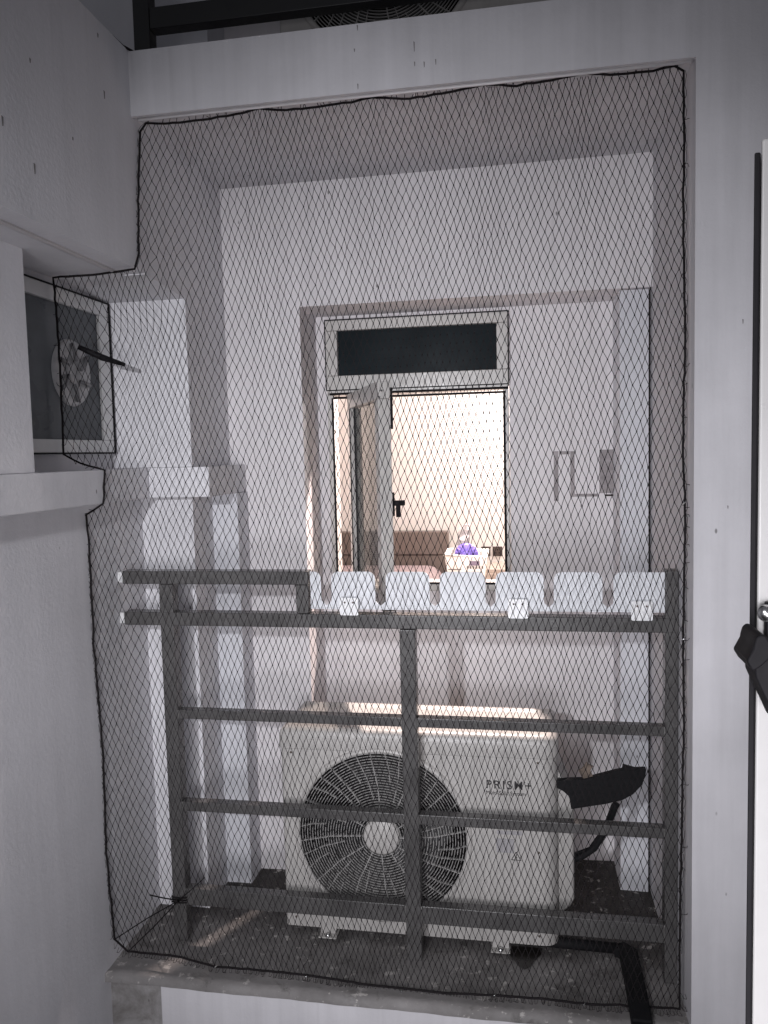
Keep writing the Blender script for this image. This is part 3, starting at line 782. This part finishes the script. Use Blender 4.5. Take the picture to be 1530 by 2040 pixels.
raw('mesh', nv+kv, nf+[tuple(i+len(nv) for i in f) for f in kf], CORD, net)
# border rope, with a little irregularity
rp = []
for i in range(len(EDGE)):
    a = EDGE[i]; b = EDGE[(i+1) % len(EDGE)]; k = max(1, int((b-a).length/.02))
    for s_ in range(k):
        p = a.lerp(b, s_/k); rp.append(p+Vector((rng.gauss(0, .0008), 0, rng.gauss(0, .0008))))
for p in rp: p.z = max(p.z, FL+.004)
MB().tube(rp, .0031, 6, closed=True).obj('border_rope', CORD, net)
# whipping thread loops wound beside the rope on its vertical runs
def wind(i0, i1, side):
    a, b = EDGE[i0], EDGE[i1]; k = int((b-a).length/.012)
    for s_ in range(k+1):
        p = a.lerp(b, s_/k); pts_.append(p+Vector((side*abs(math.sin(s_*.9+rng.random()))*.0065, -.003, 0)))
    return pts_
for run, sd in (((60, 59, 58, 57), -1), ((42, 43, 44, 45, 46), -1), (tuple(range(19, 29)), 1)):
    pts_ = []
    for i0, i1 in zip(run, run[1:]): wind(i0 % len(EDGE), i1, sd)
    MB().tube(pts_, .0008, 3).obj('lashing', CORD, net)
for x, y in ((430, 1924), (610, 1944), (800, 1975), (985, 1981), (1163, 1999), (1362, 1002), (1361, 1272), (1360, 650)):
    p = at(x, y, NY-.006); p.z = max(p.z, FL+.004); MB().tube([p+Vector((.004, 0, .002)), p+Vector((0, -.006, 0)), p+Vector((-.003, 0, -.006))], .0016, 6).obj('hook', METAL, net)
# tie cord that pulls the lower left corner back to the post
tc = MB(); kn = Vector((-1.104, .176, -1.415))
P1_ = Vector(EDGE[42]); P2_ = Vector(EDGE[41])
tc.tube([P1_, P1_.lerp(kn, .5)+Vector((0, 0, .004)), kn], .0019, 5); tc.tube([P2_, P2_.lerp(kn, .5)+Vector((0, 0, -.004)), kn], .0019, 5)
for z in (-1.425, -1.417, -1.409):
    tc.tube([(-1.130, .183, z), (-1.104, .180, z), (-1.081, .183, z), (-1.081, .232, z), (-1.130, .232, z)], .0026, 5, closed=True)
tc.tube([kn, at(375, 1778, .15), at(408, 1748, .14)], .0017, 5, taper=[1.4, 1, .6]); tc.tube([kn, at(325, 1789, .15), at(298, 1783, .15)], .0022, 5)
tag(tc.obj('tie_cord', CORD), 'black cord tying the lower left net corner to the railing post', 'cord')

# ================================================================== THE SASH BESIDE THE CAMERA
ns = thing('open_window_sash', 'bright white window sash with black edge seal at the right picture edge', 'window', (.17, -1.6, -.8))
S = at(1499, 700, -1.6).x
def lean(x, y): return (x+(y+1.6)*.29, y)              # the sash stands open, its edge turned towards the room
def slab(xa, xb, ya, yb, za, zb, nm, mat, bv):
    return MB().prism([lean(xa, ya), lean(xb, ya), lean(xb, yb), lean(xa, yb)], 'z', za, zb).obj(nm, mat, ns, bv)
slab(S+.0037, S+.16, -1.600, -1.545, -1.4, .176, 'frame', simple('white_upvc', (.36, .355, .35), .35, var=.03), .002)
slab(S, S+.0035, -1.602, -1.560, -1.4, .1675, 'seal', BLACK, .001)
hp_ = MB(); a = at(1521, 1240, -1.61)
hp_.box(S+.0078, S+.05, -1.606, -1.6005, at(1520, 1290, -1.6).z, at(1520, 1197, -1.6).z); pl = hp_.obj('lock_plate', BLACK, ns, .001)
q = at(1528, 1222, -1.607); MB().lathe([(.0003, -.004), (.004, -.0035), (.0052, -.001), (.0052, .001)], (q.x, -1.607, q.z), 'y', 16).obj('screw', METAL, ns)
hd = MB()
k1 = [at(x, y, -1.63) for x, y in ((1488, 1272), (1492, 1258), (1500, 1252), (1510, 1254), (1519, 1266), (1522, 1285), (1518, 1300), (1500, 1316), (1485, 1324), (1473, 1304), (1487, 1279))]
hd.prism([(p.x, p.z) for p in k1], 'y', -1.645, -1.615)
k2 = [at(x, y, -1.63) for x, y in ((1498, 1318), (1512, 1303), (1530, 1290), (1545, 1290), (1560, 1420), (1545, 1440), (1530, 1406), (1512, 1370), (1501, 1345))]
hd.prism([(p.x, p.z) for p in k2], 'y', -1.635, -1.612)
hd.obj('handle', BLACK, ns, .006, 5)
